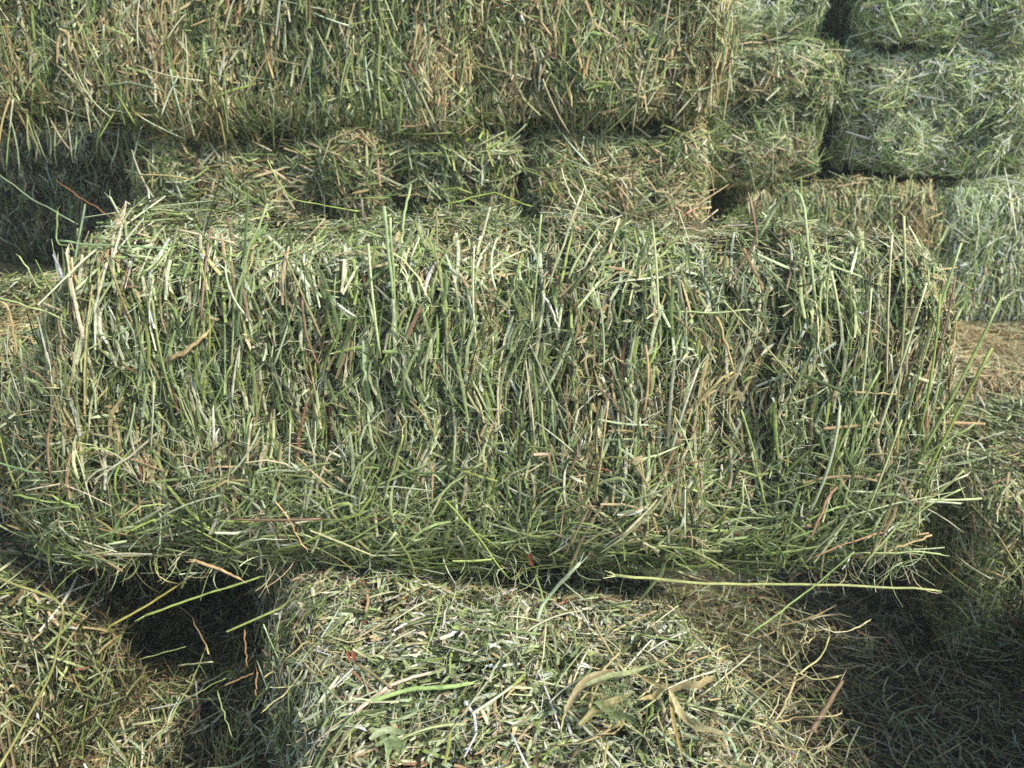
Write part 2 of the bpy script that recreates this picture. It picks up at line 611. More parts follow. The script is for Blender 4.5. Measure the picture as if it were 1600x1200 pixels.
#        green pale  tan  brown dark  red   white
T_MAIN = (0.46, 0.26, 0.19, 0.018, 0.14, 0.003, 0.012)
T_TOP = (0.36, 0.34, 0.17, 0.03, 0.13, 0.004, 0.05)
T_BACK = (0.58, 0.16, 0.17, 0.018, 0.12, 0.002, 0.006)
T_TAN = (0.42, 0.16, 0.34, 0.03, 0.08, 0.003, 0.004)
T_GLARE = (0.50, 0.36, 0.06, 0.01, 0.07, 0.0, 0.03)  # far right bales: glare put into the hay colour, paler and cooler
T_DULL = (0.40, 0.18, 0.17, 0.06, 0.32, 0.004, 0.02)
T_BROWN = (0.28, 0.20, 0.26, 0.10, 0.20, 0.004, 0.03)
T_WARM = (0.46, 0.20, 0.30, 0.02, 0.09, 0.002, 0.008)
T_STRAW = (0.05, 0.12, 0.85, 0.12, 0.02, 0.0, 0.02)

# ------------------------------------------------------------------ the middle bale
main = Bale('big green hay bale lying crosswise in the middle of the photo',
            (-0.025, 1.160, 0.372), R(0.8), (1.205, 0.47, 0.475), 'hay bales', T_MAIN, 100, tilt=(R(-5), R(1.0)), r=0.085, lump=0.012, tuck=0.025, slump=True, cast=(0.99, 1.0, 1.03), patch=1.5, flow=0.22, flake=0.07, flake_amp=0.008, groove=0.016)


def low(p):
    return np.clip((0.17 - p[:, 2]) / 0.10, 0, 0.6) + np.clip((p[:, 2] - 0.40) / 0.03, 0, 0.25)


main.cover({'front': 1.2, 'top': 0.75, 'left': 0.9, 'right': 0.9, 'bottom': 0.15, 'back': 0.15}, wild=low, mess=0.09, depth=0.050, wide=1.32, stalks=0.82, sigma=0.14, stem_len=0.052, fine=1.4, shreds=0.6)
# a brush of green stems folded along the lower front edge
def brush(b, n, z0, z1, x0=-0.5, x1=0.5, y=0.0):
    g = b.g
    q = np.stack([g.uniform(x0, x1, n) * b.L, np.full(n, -b.D / 2), g.uniform(z0, z1, n)], 1)
    p, nv = b.surf(q)
    a = g.normal(0.25, 0.55, n) + 0.7 * b.nf(p)
    d = np.stack([np.cos(a), np.zeros(n), np.sin(a)], 1)
    d = norm(d - nv * (d * nv).sum(1, keepdims=True) + nv * g.normal(0, 0.10, (n, 1)))
    B = Blades()
    B.add(p + nv * g.uniform(-0.014, 0.008, (n, 1)), d, nv, 0.065 * g.lognormal(0, 0.4, n), g.uniform(0.0018, 0.0042, n),
          b.colours(p, n, (2.4, 0.7, 0.4, 0.5, 0.3, 1, 1)), segs=4, ridge=0.32, bend_n=g.normal(-0.15, 0.2, n), bend_s=g.normal(-0.25, 0.45, n), kink=np.where(g.random(n) < 0.4, g.normal(0, 0.9, n), 0), taper=0.35, g=g)
    B.build('folded_hay', M_HAY, b.e, 'stuff')


def hairs(b, n):
    g = b.g
    q = np.stack([g.uniform(-0.5, 0.5, n) * b.L, np.full(n, -b.D / 2 + 0.03) + g.uniform(0, 0.05, n), g.uniform(0.0, 0.05, n)], 1)
    d = norm(np.stack([g.normal(0, 0.9, n), g.normal(-0.6, 0.4, n), g.normal(-0.6, 0.5, n)], 1))
    B = Blades()
    B.add(q + d * 0.01, d, norm(np.cross(d, g.normal(0, 1, (n, 3)))), g.uniform(0.02, 0.07, n), g.uniform(0.0006, 0.0016, n),
          b.colours(q, n, (1, 2, 1, 1, 0.2, 1, 1)), segs=5, ridge=0, bend_n=g.normal(0, 0.7, n), bend_s=g.normal(0, 0.8, n), taper=0.4, g=g)
    B.build('hair_fine_hay', M_HAY, b.e, 'stuff')


hairs(main, 900)
brush(main, 1000, 0.0, 0.10)
brush(main, 550, 0.06, 0.20)
main.stems('front', 92, VAR_MAIN, low, 0.20, 0.12, 0.10)
main.stems('top', 28, VAR_MAIN, None, 0.5, 0.5, 0.2)
main.stems('left', 10, VAR_MAIN, None, 0.5, 0.5, 0.2)
g = main.g
# long stems standing at the right end, leaning out
for i in range(40):
    q = (0.52 + g.uniform(-0.12, 0.05), -0.235 + g.uniform(-0.015, 0.06), g.uniform(0.03, 0.27))
    main.free(q, (g.normal(0.09, 0.13), g.normal(-0.08, 0.10), 1.0), VAR_LONG[g.integers(30)])
# stems poking up over the top edge
for i in range(11):
    q = (g.uniform(-0.50, 0.52), -0.18 + g.uniform(-0.03, 0.25), 0.40)
    main.free(q, (g.normal(0, 0.6), g.normal(0, 0.4), g.uniform(0.4, 1.0)), VAR_MAIN[g.integers(70)])
# a brush of stems pointing left, low on the left end
for i in range(18):
    q = (0.55 + g.uniform(-0.08, 0.04), -0.19 + g.uniform(-0.03, 0.14), g.uniform(0.03, 0.16))
    main.free(q, (1, g.normal(-0.1, 0.25), g.normal(0.15, 0.35)), VAR_MAIN[g.integers(70)])
for i in range(18):
    q = (-0.54 + g.uniform(-0.02, 0.06), -0.16 + g.uniform(-0.05, 0.12), g.uniform(0.05, 0.16))
    main.free(q, (-1, g.normal(-0.1, 0.2), g.normal(0.05, 0.22)), VAR_MAIN[g.integers(70)])

LG, MG, DG, TN, PT, WH, PK, RB = (176, 190, 126), (148, 166, 98), (104, 128, 78), (206, 182, 128), (212, 206, 160), (228, 226, 206), (206, 160, 124), (156, 126, 100)
for pts, w, c, lab in (
    (((600, 322), (612, 440), (622, 590)), 5.0, (164, 184, 130), None), (((610, 340), (618, 470), (606, 560)), 4.0, LG, None), (((604, 380), (640, 610)), 3.0, MG, None),
    (((418, 318), (368, 450), (360, 585)), 3.6, LG, None), (((362, 570), (330, 640)), 3.0, MG, None),
    (((1156, 366), (1240, 470), (1332, 622)), 3.0, DG, None), (((1050, 486), (1110, 490), (1172, 484)), 3.6, LG, None),
    (((1118, 493), (1135, 540), (1148, 582)), 4.2, TN, None), (((1146, 580), (1115, 602), (1088, 632)), 4.4, (196, 184, 120), None),
    (((1330, 612), (1370, 615), (1405, 617)), 3.0, TN, None), (((1337, 732), (1294, 775), (1264, 846)), 4.6, PK, 'pinkish tan bent stem'),
    (((1172, 310), (1185, 368), (1160, 410), (1138, 446)), 4.0, RB, 'red brown bent stem'),
    (((908, 305), (880, 380), (858, 450)), 4.6, PT, None), (((846, 335), (838, 420), (832, 520)), 3.4, LG, None),
    (((852, 466), (866, 490), (873, 520)), 3.8, WH, 'white bent straw'), (((868, 468), (872, 496)), 2.6, WH, None), (((713, 545), (742, 592)), 2.4, WH, None),
    (((16, 760), (90, 690), (168, 606)), 3.6, (190, 178, 120), 'long straight tan straw crossing the left end'), (((104, 394), (110, 450), (122, 520)), 3.6, PT, None), (((112, 402), (128, 470), (132, 560)), 3.6, TN, None),
    (((264, 562), (292, 548), (322, 522)), 8.0, (192, 168, 122), 'broad tan split straw'), (((430, 784), (455, 815), (466, 845), (480, 858)), 2.6, (214, 180, 130), None),
    (((1158, 640), (1176, 700), (1198, 795)), 3.8, MG, None), (((1162, 748), (1160, 800), (1140, 840), (1112, 852)), 3.4, LG, None),
    (((1412, 338), (1416, 460), (1402, 640)), 4.2, (178, 186, 128), None), (((1394, 368), (1388, 470), (1386, 600)), 3.6, PT, None),
    (((1502, 380), (1450, 530), (1396, 720)), 3.4, LG, None), (((1420, 420), (1470, 520), (1486, 570)), 3.0, DG, None), (((1520, 664), (1460, 700), (1420, 730)), 4.2, (150, 164, 100), None),
    (((1506, 735), (1430, 800)), 4.2, (158, 166, 106), None), (((1500, 765), (1440, 795), (1380, 845)), 3.0, LG, None), (((1470, 866), (1410, 862), (1330, 866)), 3.0, LG, None),
    (((1456, 836), (1396, 858)), 3.6, TN, None), (((1268, 872), (1320, 850), (1378, 832)), 2.8, PK, None),
    (((700, 786), (745, 835), (790, 898)), 3.2, (160, 180, 96), 'yellow green stem hanging below the front edge'), (((630, 680), (605, 760), (592, 800)), 3.4, (164, 176, 104), None),
    (((500, 640), (560, 590)), 3.2, MG, None), (((760, 720), (700, 760), (660, 800)), 4.0, LG, None), (((930, 820), (1040, 838)), 3.4, LG, None), (((620, 800), (560, 840), (500, 858)), 3.4, MG, None),
    (((-20, 462), (60, 482), (112, 504)), 3.0, LG, None), (((20, 774), (110, 788)), 3.4, MG, None), (((-25, 716), (50, 738), (130, 742)), 3.2, (128, 158, 104), None), (((0, 470), (16, 480), (26, 556)), 4.2, TN, None),
    (((30, 400), (62, 450)), 2.4, LG, None), (((1246, 600), (1180, 520), (1130, 470)), 3.0, (182, 184, 130), None), (((770, 525), (768, 600)), 3.0, PT, None), (((1290, 500), (1296, 420), (1290, 380)), 3.2, LG, None)):
    main.poly([main.ray(x, y, 0.004 + 0.004 * (i % 2)) for i, (x, y) in enumerate(pts)], w / 1230, c, lab)
inv = main.inv
for pts, w, c, lab in (
    ([pix(185, 348, y=1.25), pix(90, 284, y=1.34)], 3.2, (150, 104, 66), 'brown straight stalk pointing up at the left'), ([pix(120, 350, y=1.2), pix(60, 318, y=1.25), pix(-15, 262, y=1.3)], 2.6, (150, 170, 130), None),
    ([pix(560, 330, y=1.2), pix(450, 312, y=1.2), pix(418, 250, y=1.22)], 2.6, (168, 186, 100), None), ([pix(905, 330, y=1.15), pix(885, 290, y=1.17), pix(878, 264, y=1.18)], 3.2, PT, None),
    ([pix(940, 335, y=1.12), pix(915, 300, y=1.15), pix(908, 276, y=1.16)], 3.4, LG, None), ([pix(1185, 372, y=1.0), pix(1212, 320, y=1.02), pix(1244, 288, y=1.0), pix(1256, 318, y=0.96), pix(1274, 470, y=0.915)], 5.2, (172, 186, 128), 'wide leaf blade drooping over the top edge'),
    ([pix(700, 318, y=1.2), pix(770, 300, y=1.22), pix(830, 322, y=1.2)], 3.0, (160, 182, 84), None), ([pix(90, 330, y=1.0), pix(88, 380, y=0.99), pix(120, 392, y=0.96)], 3.0, MG, None), ([pix(92, 376, y=0.97), pix(160, 384, y=0.96), pix(262, 388, y=0.94)], 3.4, (150, 176, 120), None),
    ([pix(232, 300, y=1.15), pix(240, 345, y=1.1)], 2.8, WH, None), ([pix(642, 288, y=1.12), pix(632, 330, y=1.05), pix(628, 380, y=0.95)], 4.6, LG, None)):
    main.poly([np.array(inv @ p) for p in pts], w / 1180, c, lab, n=12)

# ------------------------------------------------------------------ the lower front bales
c1 = Bale('front hay bale under the middle bale, its pale crumbly top lit from above',
          (-0.06, 0.93, 0.0), R(90 + 21), (1.16, 0.56, 0.375), FRONT, T_TOP, 200, tilt=(R(6), 0), r=0.085, lump=0.020, patch=1.3, cast=(1.0, 0.985, 1.08))
c1.cover({'top': 1.1, 'left': 0.9, 'back': 0.9, 'front': 0.3}, mess=0.8, stem_len=0.036, fine=1.4, stalks=0.8, shreds=1.8, wide=1.35, depth=0.050)
c1.stems('top', 130, VAR_TOP, None, 0.7, 0.9, 0.22, where=lambda p: p[:, 0] < 0.0)
c1.stems('left', 30, VAR_TOP, None, 0.6, 0.7, 0.15)
c1.stems('back', 45, VAR_TOP, None, 0.8, 0.9, 0.35)

g = c1.g
for i in range(64):
    if i < 40:
        x, y = g.uniform(880, 1260), g.uniform(1000, 1190)
    elif i < 52:
        x, y = g.uniform(1170, 1290), g.uniform(970, 1160)
    else:
        x, y = g.uniform(420, 520), g.uniform(950, 1180)
    a, Ls, cv = g.normal(1.3, 0.7), g.uniform(50, 170), g.normal(0, 0.9)
    pts = []
    for j in range(6):
        z = 0.392 + 0.010 * math.sin(j * 1.3 + i) - (0.02 if i >= 40 and j > 3 else 0)
        pts.append(np.array(c1.inv @ pix(x, y, z=z)))
        x += math.cos(a) * Ls / 5
        y += math.sin(a) * Ls / 5 * 0.7
        a += cv / 4 + g.normal(0, 0.25)
    c1.poly(pts, g.uniform(0.0014, 0.0034 if i < 40 else 0.0024), [(206, 190, 136), (212, 204, 156), (196, 190, 130), (176, 182, 128), (190, 172, 122)][g.integers(5)], n=12)
for pts, w, c in ((((275, 944, 0.24), (302, 966, 0.25), (326, 1022, 0.26)), 4.4, TN), (((278, 1040, 0.24), (332, 1034, 0.27)), 4.2, PT), (((300, 1088, 0.26), (352, 1060, 0.28)), 3.6, MG),
                  (((350, 1072, 0.30), (396, 1052, 0.32)), 4.4, (186, 150, 104)), (((402, 1050, 0.33), (400, 1086, 0.31)), 4.2, (186, 150, 104)), (((382, 984, 0.33), (386, 1040, 0.30)), 4.0, (170, 134, 92)),
                  (((250, 1150, 0.2), (300, 1066, 0.24), (322, 1010, 0.25)), 3.0, MG), (((210, 1080, 0.2), (262, 1098, 0.2), (330, 1092, 0.22)), 3.0, DG), (((340, 1080, 0.28), (362, 1150, 0.24)), 3.4, LG),
                  (((150, 1120, 0.3), (200, 1190, 0.24)), 3.2, (150, 156, 90)), (((330, 900, 0.28), (346, 960, 0.27)), 3.0, DG), (((220, 1030, 0.24), (290, 1010, 0.25)), 2.8, LG)):
    c1.poly([np.array(c1.inv @ pix(x, y, z=z)) for x, y, z in pts], w / 1250, c)
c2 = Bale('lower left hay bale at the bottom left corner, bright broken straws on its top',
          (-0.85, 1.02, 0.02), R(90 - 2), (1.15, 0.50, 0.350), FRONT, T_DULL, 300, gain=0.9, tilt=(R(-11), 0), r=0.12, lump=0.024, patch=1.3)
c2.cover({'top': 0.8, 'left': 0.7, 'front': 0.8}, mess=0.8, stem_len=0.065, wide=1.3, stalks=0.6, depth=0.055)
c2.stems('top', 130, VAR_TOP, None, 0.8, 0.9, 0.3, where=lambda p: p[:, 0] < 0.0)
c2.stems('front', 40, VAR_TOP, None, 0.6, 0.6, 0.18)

r1 = Bale('grey green hay bale at the right edge, pale lit top and shaded left side',
          (1.345, 1.45, 0.0), R(-2), (1.08, 0.50, 0.395), FRONT, T_TOP, 400, r=0.07, lump=0.022, patch=1.3)
r1.cover({'front': 0.8, 'top': 0.8, 'left': 0.9}, mess=0.5, wide=1.3, stalks=0.75)
r1.stems('front', 40, VAR_TOP, None, 0.5, 0.5, 0.15, where=lambda p: p[:, 0] < -0.25)
r1.stems('top', 60, VAR_TOP, None, 0.8, 0.9, 0.2, where=lambda p: p[:, 0] < 0.1)
r1.stems('left', 40, VAR_TOP, None, 0.8, 0.9, 0.2)

shade_bale = Bale('hay bale added past the bottom right corner to cast shade',
          (1.115, 0.70, 0.0), R(90 + 2), (0.74, 0.50, 0.47), FRONT, T_TOP, 500, r=0.05, lump=0.014)  # added bale, almost wholly out of view, shading the ground beside it
shade_bale.cover({'back': 0.7, 'right': 0.6, 'top': 0.4}, mess=0.5, wide=1.3, stalks=0.75)
shade_bale.stems('back', 30, VAR_TOP, None, 0.8, 0.9, 0.2)

r2 = Bale('tan straw bale at the right edge, just above the pale topped bale',
          (0.92, 1.985, 0.0), R(1), (1.36, 0.48, 0.425), FRONT, T_STRAW, 600, r=0.06, lump=0.014, name='straw_bale')
r2.cover({'front': 0.5, 'top': 0.8, 'left': 0.5}, mess=0.8)
r2.stems('top', 60, VAR_STRAW, None, 0.8, 0.9, 0.2)

l1 = Bale('hay bale peeping out past the left end of the middle bale',
          (-1.19, 1.36, 0.372), R(-3), (1.08, 0.44, 0.315), STACK, T_TAN, 700, r=0.06, lump=0.016)
l1.cover({'front': 0.8, 'top': 0.6, 'right': 0.9}, mess=0.5)
l1.stems('right', 30, VAR_BACK, None, 0.5, 0.5, 0.15)
l1.stems('front', 30, VAR_BACK, None, 0.5, 0.5, 0.15, where=lambda p: p[:, 0] > 0.2)

# ------------------------------------------------------------------ the stack behind
STEM_BACK = dict(segs=2, fine=0.6, wide=1.5, stalks=0.72, stem_len=0.05)


def long_bale(label, x0, x1, yf, z0, h, tint, seed, rz=0, n=60, **k):
    dens = k.pop('dens', 0.7)
    tw = k.pop('tilt', (0, 0))
    k.setdefault('patch', 1.6)
    b = Bale(label, ((x0 + x1) / 2, yf + 0.23, z0), R(rz), (x1 - x0, 0.46, h), STACK, tint, seed, tilt=tw, **k)
    b.cover({'front': dens, 'top': 0.3, 'left': 0.4, 'right': 0.4, 'bottom': 0.35}, mess=0.25, **STEM_BACK)
    b.stems('front', n, VAR_BACK, None, 0.3, 0.3, 0.15)
    return b


def end_bale(label, xc, yf, z0, w, h, tint, seed, rz=0, n=36, twines=None, length=1.0, **k):
    dens = k.pop('dens', 0.75)
    k.setdefault('bites', tuple(-t * w for t in twines or ()))
    k.setdefault('patch', 1.5)
    b = Bale(label, (xc + 0.5 * length * math.sin(R(-rz)), yf + 0.5 * length * math.cos(R(rz)), z0), R(90 + rz), (length, w, h), STACK, tint, seed, **k)
    b.cover({'left': dens, 'top': 0.25, 'front': 0.3, 'back': 0.3}, mess=0.5, **STEM_BACK)
    b.stems('left', n, VAR_BACK, None, 0.5, 0.5, 0.3)
    b.stems('top', n // 2, VAR_BACK, None, 0.8, 0.8, 0.4, where=lambda p: p[:, 0] < -length / 2 + 0.25)
    if k.get('r', 1) < 0.09:
        b.stems('top', 16, VAR_BACK, None, 0.8, 0.8, 0.3, where=lambda p: p[:, 0] < -length / 2 + 0.14)
    for t in twines or ():
        # local -y is to the right in the picture
        zz = np.linspace(h - 0.035, 0.035, 9)
        q = np.stack([np.full(9, -length / 2), np.full(9, -t * w), zz], 1)
        p, nv = b.surf(q)
        top = np.array([[-length / 2 + 0.35, -t * w, h - 0.003], [-length / 2 + 0.12, -t * w, h - 0.001]])
        b.twine(np.concatenate([top, p + nv * 0.0015]))
    return b


YB = 1.75
top_left = long_bale('long hay bale across the top left, ragged lower edge over a dark hollow',
          -1.22, -0.07, 1.705, 0.940, 0.41, T_WARM, 800, rz=1.0, n=130, tilt=(0, R(3.0)), dens=0.95)
for i in range(70):                                        # a fringe hanging over the dark hollow
    gg = top_left.g
    top_left.free((gg.uniform(-0.56, -0.12), -0.20 + gg.uniform(-0.03, 0.08), gg.uniform(0.0, 0.06)), (gg.normal(0, 0.35), gg.normal(-0.1, 0.2), -1.0), VAR_BACK[gg.integers(40)])
end_bale('tan tinged hay bale at the top middle, right of the long top left bale',
         0.17, 1.735, 0.940, 0.54, 0.41, T_TAN, 810, rz=-3, n=60, end_sigma=0.28, dens=0.95)
end_bale('hay bale end with two dark red twines, beside the hollow',
         -0.605, 1.745, 0.565, 0.45, 0.41, T_BACK, 820, r=0.085, lump=0.026, n=40, twines=(-0.12, 0.30), dens=0.9)
end_bale('hay bale end with two twines, green folded stems over its upper edge',
         -0.17, 1.735, 0.56, 0.47, 0.415, T_BACK, 830, r=0.085, lump=0.026, rz=2, n=40, twines=(-0.16, 0.17), dens=0.9)
end_bale('tan hay bale end left of the dark upright gap',
         0.225, 1.76, 0.565, 0.42, 0.41, T_TAN, 840, r=0.085, lump=0.026, rz=-2, n=40, dens=0.9)
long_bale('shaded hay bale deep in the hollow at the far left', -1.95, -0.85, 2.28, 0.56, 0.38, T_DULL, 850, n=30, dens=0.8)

YR = 2.38  # gain and cast below paint pale, cool glare into the hay
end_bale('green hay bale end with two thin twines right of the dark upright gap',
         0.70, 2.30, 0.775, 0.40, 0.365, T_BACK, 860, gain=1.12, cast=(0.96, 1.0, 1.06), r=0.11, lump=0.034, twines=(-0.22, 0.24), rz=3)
end_bale('wide glare paled hay bale end with a dark gap on its left, second row',
         1.18, YR, 0.775, 0.51, 0.40, T_GLARE, 870, gain=1.42, cast=(0.95, 1.0, 1.12), r=0.11, lump=0.034, twines=(-0.38,), rz=-4)
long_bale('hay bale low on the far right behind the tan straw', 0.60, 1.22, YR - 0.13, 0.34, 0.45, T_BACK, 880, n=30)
long_bale('hay bale low at the right edge above the tan straw', 1.21, 2.2, YR - 0.11, 0.34, 0.445, T_GLARE, 890, gain=1.42, cast=(0.95, 1.0, 1.12), n=30)
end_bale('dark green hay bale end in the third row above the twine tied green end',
         0.72, 2.44, 1.135, 0.40, 0.36, T_GLARE, 900, gain=1.42, cast=(0.95, 1.0, 1.12), r=0.11, lump=0.034, rz=4)
end_bale('glare cooled green hay bale end in the top row at the upper right',
         1.24, 2.36, 1.135, 0.58, 0.38, T_GLARE, 910, gain=1.42, cast=(0.95, 1.0, 1.12), r=0.11, lump=0.034, rz=-5)
end_bale('hay bale end in shade at the top right corner', 1.85, 2.62, 1.12, 0.46, 0.37, T_GLARE, 920, gain=1.42, cast=(0.95, 1.0, 1.12))
end_bale('hay bale end at the right edge in the second row', 1.72, 2.52, 0.77, 0.46, 0.365, T_GLARE, 930, gain=1.42, cast=(0.95, 1.0, 1.12), rz=-3)

# ------------------------------------------------------------------ the deeper rows of the stack, seen only as dark gaps
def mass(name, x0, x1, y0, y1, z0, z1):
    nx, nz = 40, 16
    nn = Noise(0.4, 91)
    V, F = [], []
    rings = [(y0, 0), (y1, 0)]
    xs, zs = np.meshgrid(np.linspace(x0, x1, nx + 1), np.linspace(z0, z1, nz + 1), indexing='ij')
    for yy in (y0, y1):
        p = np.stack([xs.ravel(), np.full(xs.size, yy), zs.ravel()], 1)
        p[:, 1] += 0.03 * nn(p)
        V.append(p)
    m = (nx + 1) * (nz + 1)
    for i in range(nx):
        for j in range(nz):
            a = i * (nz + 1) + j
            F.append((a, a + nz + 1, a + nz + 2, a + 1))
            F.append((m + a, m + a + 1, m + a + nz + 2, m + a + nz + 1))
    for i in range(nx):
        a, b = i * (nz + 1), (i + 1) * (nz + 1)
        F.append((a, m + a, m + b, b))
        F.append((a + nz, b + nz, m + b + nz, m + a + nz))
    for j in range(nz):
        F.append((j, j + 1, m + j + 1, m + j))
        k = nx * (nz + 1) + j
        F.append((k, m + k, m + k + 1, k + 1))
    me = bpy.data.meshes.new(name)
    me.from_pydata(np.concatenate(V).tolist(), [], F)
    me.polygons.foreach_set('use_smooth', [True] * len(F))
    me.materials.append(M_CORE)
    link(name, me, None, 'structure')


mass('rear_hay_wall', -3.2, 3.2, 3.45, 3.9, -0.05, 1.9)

# ------------------------------------------------------------------ ground
def sheet(name, x0, x1, y0, y1, nx, ny, amp, mat, z=0.0):
    nz = Noise(0.5, 77)
    nz2 = Noise(0.12, 78)
    xs, ys = np.meshgrid(np.linspace(x0, x1, nx + 1), np.linspace(y0, y1, ny + 1), indexing='ij')
    p = np.stack([xs.ravel(), ys.ravel(), np.zeros(xs.size)], 1)
    p[:, 2] = z + amp * (nz(p) + 0.4 * nz2(p))
    F = [(i * (ny + 1) + j, (i + 1) * (ny + 1) + j, (i + 1) * (ny + 1) + j + 1, i * (ny + 1) + j + 1) for i in range(nx) for j in range(ny)]
    me = bpy.data.meshes.new(name)
    me.from_pydata(p.tolist(), [], F)
    me.polygons.foreach_set('use_smooth', [True] * len(F))
    me.materials.append(mat)
    return link(name, me, None, 'structure')


sheet('ground', -30, 30, -30, 30, 120, 120, 0.006, M_GROUND, -0.012)
def mound(name, x0, x1, y0, y1, height, n, tint, seed):
    """a heap of fallen hay: an uneven sheet under a deep litter of stems and crumbs"""
    g = np.random.default_rng(seed)
    nn, n2 = Noise(0.22, seed), Noise(0.07, seed + 1)

    def h(x, y):
        q = np.stack([x, y, 0 * x], 1)
        return height(x, y) + 0.022 * nn(q) + 0.010 * n2(q)
    nx, ny = 24, 36
    xs, ys = np.meshgrid(np.linspace(x0, x1, nx + 1), np.linspace(y0, y1, ny + 1), indexing='ij')
    xs, ys = xs.ravel(), ys.ravel()
    V = np.stack([xs, ys, h(xs, ys) - 0.03], 1)
    F = [(i * (ny + 1) + j, (i + 1) * (ny + 1) + j, (i + 1) * (ny + 1) + j + 1, i * (ny + 1) + j + 1) for i in range(nx) for j in range(ny)]
    me = bpy.data.meshes.new('packed_chaff')
    me.from_pydata(V.tolist(), [], F)
    me.materials.append(M_CORE)
    x, y = g.uniform(x0, x1, n), g.uniform(y0, y1, n)
    z = h(x, y)
    nv = norm(np.stack([-(h(x + 0.01, y) - z) / 0.01, -(h(x, y + 0.01) - z) / 0.01, np.ones(n)], 1))
    a = g.uniform(0, 6.28, n)
    d = np.stack([np.cos(a), np.sin(a), 0 * a], 1)
    d = norm(d - nv * (d * nv).sum(1, keepdims=True) + nv * g.normal(0, 0.25, (n, 1)))
    p = np.stack([x, y, z], 1) - nv * g.uniform(-0.008, 0.028, (n, 1))
    B = Blades()
    k = n // 2
    B.add(p[:k], d[:k], nv[:k], 0.05 * g.lognormal(0, 0.5, k), g.uniform(0.0013, 0.0040, k), pick_colours(tint, k, g), segs=3, ridge=0.3,
          bend_n=g.normal(0, 0.2, k), bend_s=g.normal(0, 0.4, k), g=g)
    B.add(p[k:], d[k:], nv[k:], g.uniform(0.006, 0.022, n - k), g.uniform(0.0012, 0.0036, n - k), pick_colours(tint, n - k, g), segs=1, ridge=0, g=g)
    o = B.build(name, M_HAY, None, 'stuff')
    link('packed_chaff', me, o, 'stuff')


mound('fallen_hay', -0.78, -0.05, 0.30, 1.45, lambda x, y: 0.03 + 0.03 * np.clip((y - 0.85) / 0.2, 0, 1) + 0.24 * np.clip((x + 0.45 - 0.30 * (0.9 - y)) / 0.20, 0, 1), 24000, T_BROWN, 71)
B = Blades()
g = np.random.default_rng(55)
for (x0, x1, y0, y1, n) in ((-0.7, -0.1, 0.40, 1.6, 9000), (0.2, 0.95, 0.45, 1.5, 9000)):
    p = np.stack([g.uniform(x0, x1, n), g.uniform(y0, y1, n), np.abs(g.normal(0, 0.02, n))], 1)
    a = g.uniform(0, 6.28, n)
    d = norm(np.stack([np.cos(a), np.sin(a), g.normal(0, 0.25, n)], 1))
    B.add(p, d, np.broadcast_to([0.02, 0, 1.0], (n, 3)), 0.05 * g.lognormal(0, 0.5, n), g.uniform(0.0012, 0.0034, n),
          pick_colours(T_BROWN, n, g) * 0.8, segs=3, ridge=0.3, bend_n=g.normal(0, 0.2, n), bend_s=g.normal(0, 0.3, n), g=g)  # litter colour darkened to deepen the shade in the gaps
B.build('hay_litter', M_HAY, None, 'stuff')

# ------------------------------------------------------------------ loose stems and scraps lying on the bales
def loose(name, label, cat, pts, width, col, n=14, fray=3, flat=0.5, wobble=0.0003):
    me = stem_mesh([np.array(p) for p in pts], width, lin(col), n=n, wobble=wobble, fray=fray, flat=flat, g=np.random.default_rng(len(label)))
    me.name = name
    o = link(name, me)
    o['label'] = label
    o['category'] = cat
    o['kind'] = 'thing'
    return o


ZT = 0.392
loose('stray_stalk', 'long pale green stem lying along the dark gap under the big bale', 'loose stem',
      [pix(962, 899, y=0.905), pix(1100, 912, y=0.90), pix(1300, 914, y=0.895), pix(1458, 922, y=0.89)], 0.0040, (178, 182, 116), n=18, fray=8, wobble=0.0004)
loose('stray_stalk', 'thin green stem leaning diagonally across the dark gap at the lower right', 'loose stem',
      [pix(1170, 992, z=ZT), pix(1270, 918, y=0.885), pix(1335, 862, y=0.90)], 0.0026, (150, 172, 100))
loose('stray_stalk', 'pale grey green flat stalk propped against the front of the big bale', 'loose stem',
      [pix(826, 1020, z=ZT), pix(846, 946, z=ZT + 0.004), pix(872, 915, y=0.893), pix(906, 880, y=0.895)], 0.0060, (176, 192, 152))
loose('stray_stalk', 'long yellow green bent stem over the bale at the lower left corner', 'loose stem',
      [pix(-10, 900, z=0.425), pix(102, 942, z=0.415), pix(82, 1050, z=0.425), pix(40, 1130, z=0.43), pix(-5, 1204, z=0.43)], 0.0034, (176, 172, 104), n=20)
loose('stray_stalk', 'green stem bridging the dark gap between the two lower front bales', 'loose stem',
      [pix(226, 962, z=0.375), pix(310, 932, z=0.39), pix(405, 902, z=0.40)], 0.0034, (154, 170, 92))
loose('stray_stalk', 'dull yellow stem running into the shade at the left of the gap', 'loose stem',
      [pix(172, 978, z=0.37), pix(240, 940, z=0.375), pix(300, 900, z=0.38)], 0.0034, (150, 142, 70))
loose('twig', 'short thick brown twig at the right edge of the front bale', 'twig',
      [pix(1268, 1142, z=ZT - 0.01), pix(1292, 1104, z=ZT - 0.004), pix(1316, 1064, z=ZT)], 0.0060, (132, 110, 84), fray=3, flat=0.7, wobble=0.0002)
loose('stray_straw', 'pinkish white dry straw curving across the front bale top', 'straw',
      [pix(556, 1112, z=ZT + 0.004), pix(610, 1070, z=ZT + 0.006), pix(650, 1056, z=ZT + 0.006), pix(692, 1048, z=ZT + 0.004)], 0.0048, (216, 196, 172))
loose('stray_straw', 'tan straw lying in the dark gap under the left of the big bale', 'straw',
      [pix(306, 876, y=0.90), pix(340, 888, y=0.895), pix(376, 905, y=0.89)], 0.0042, (196, 164, 118))
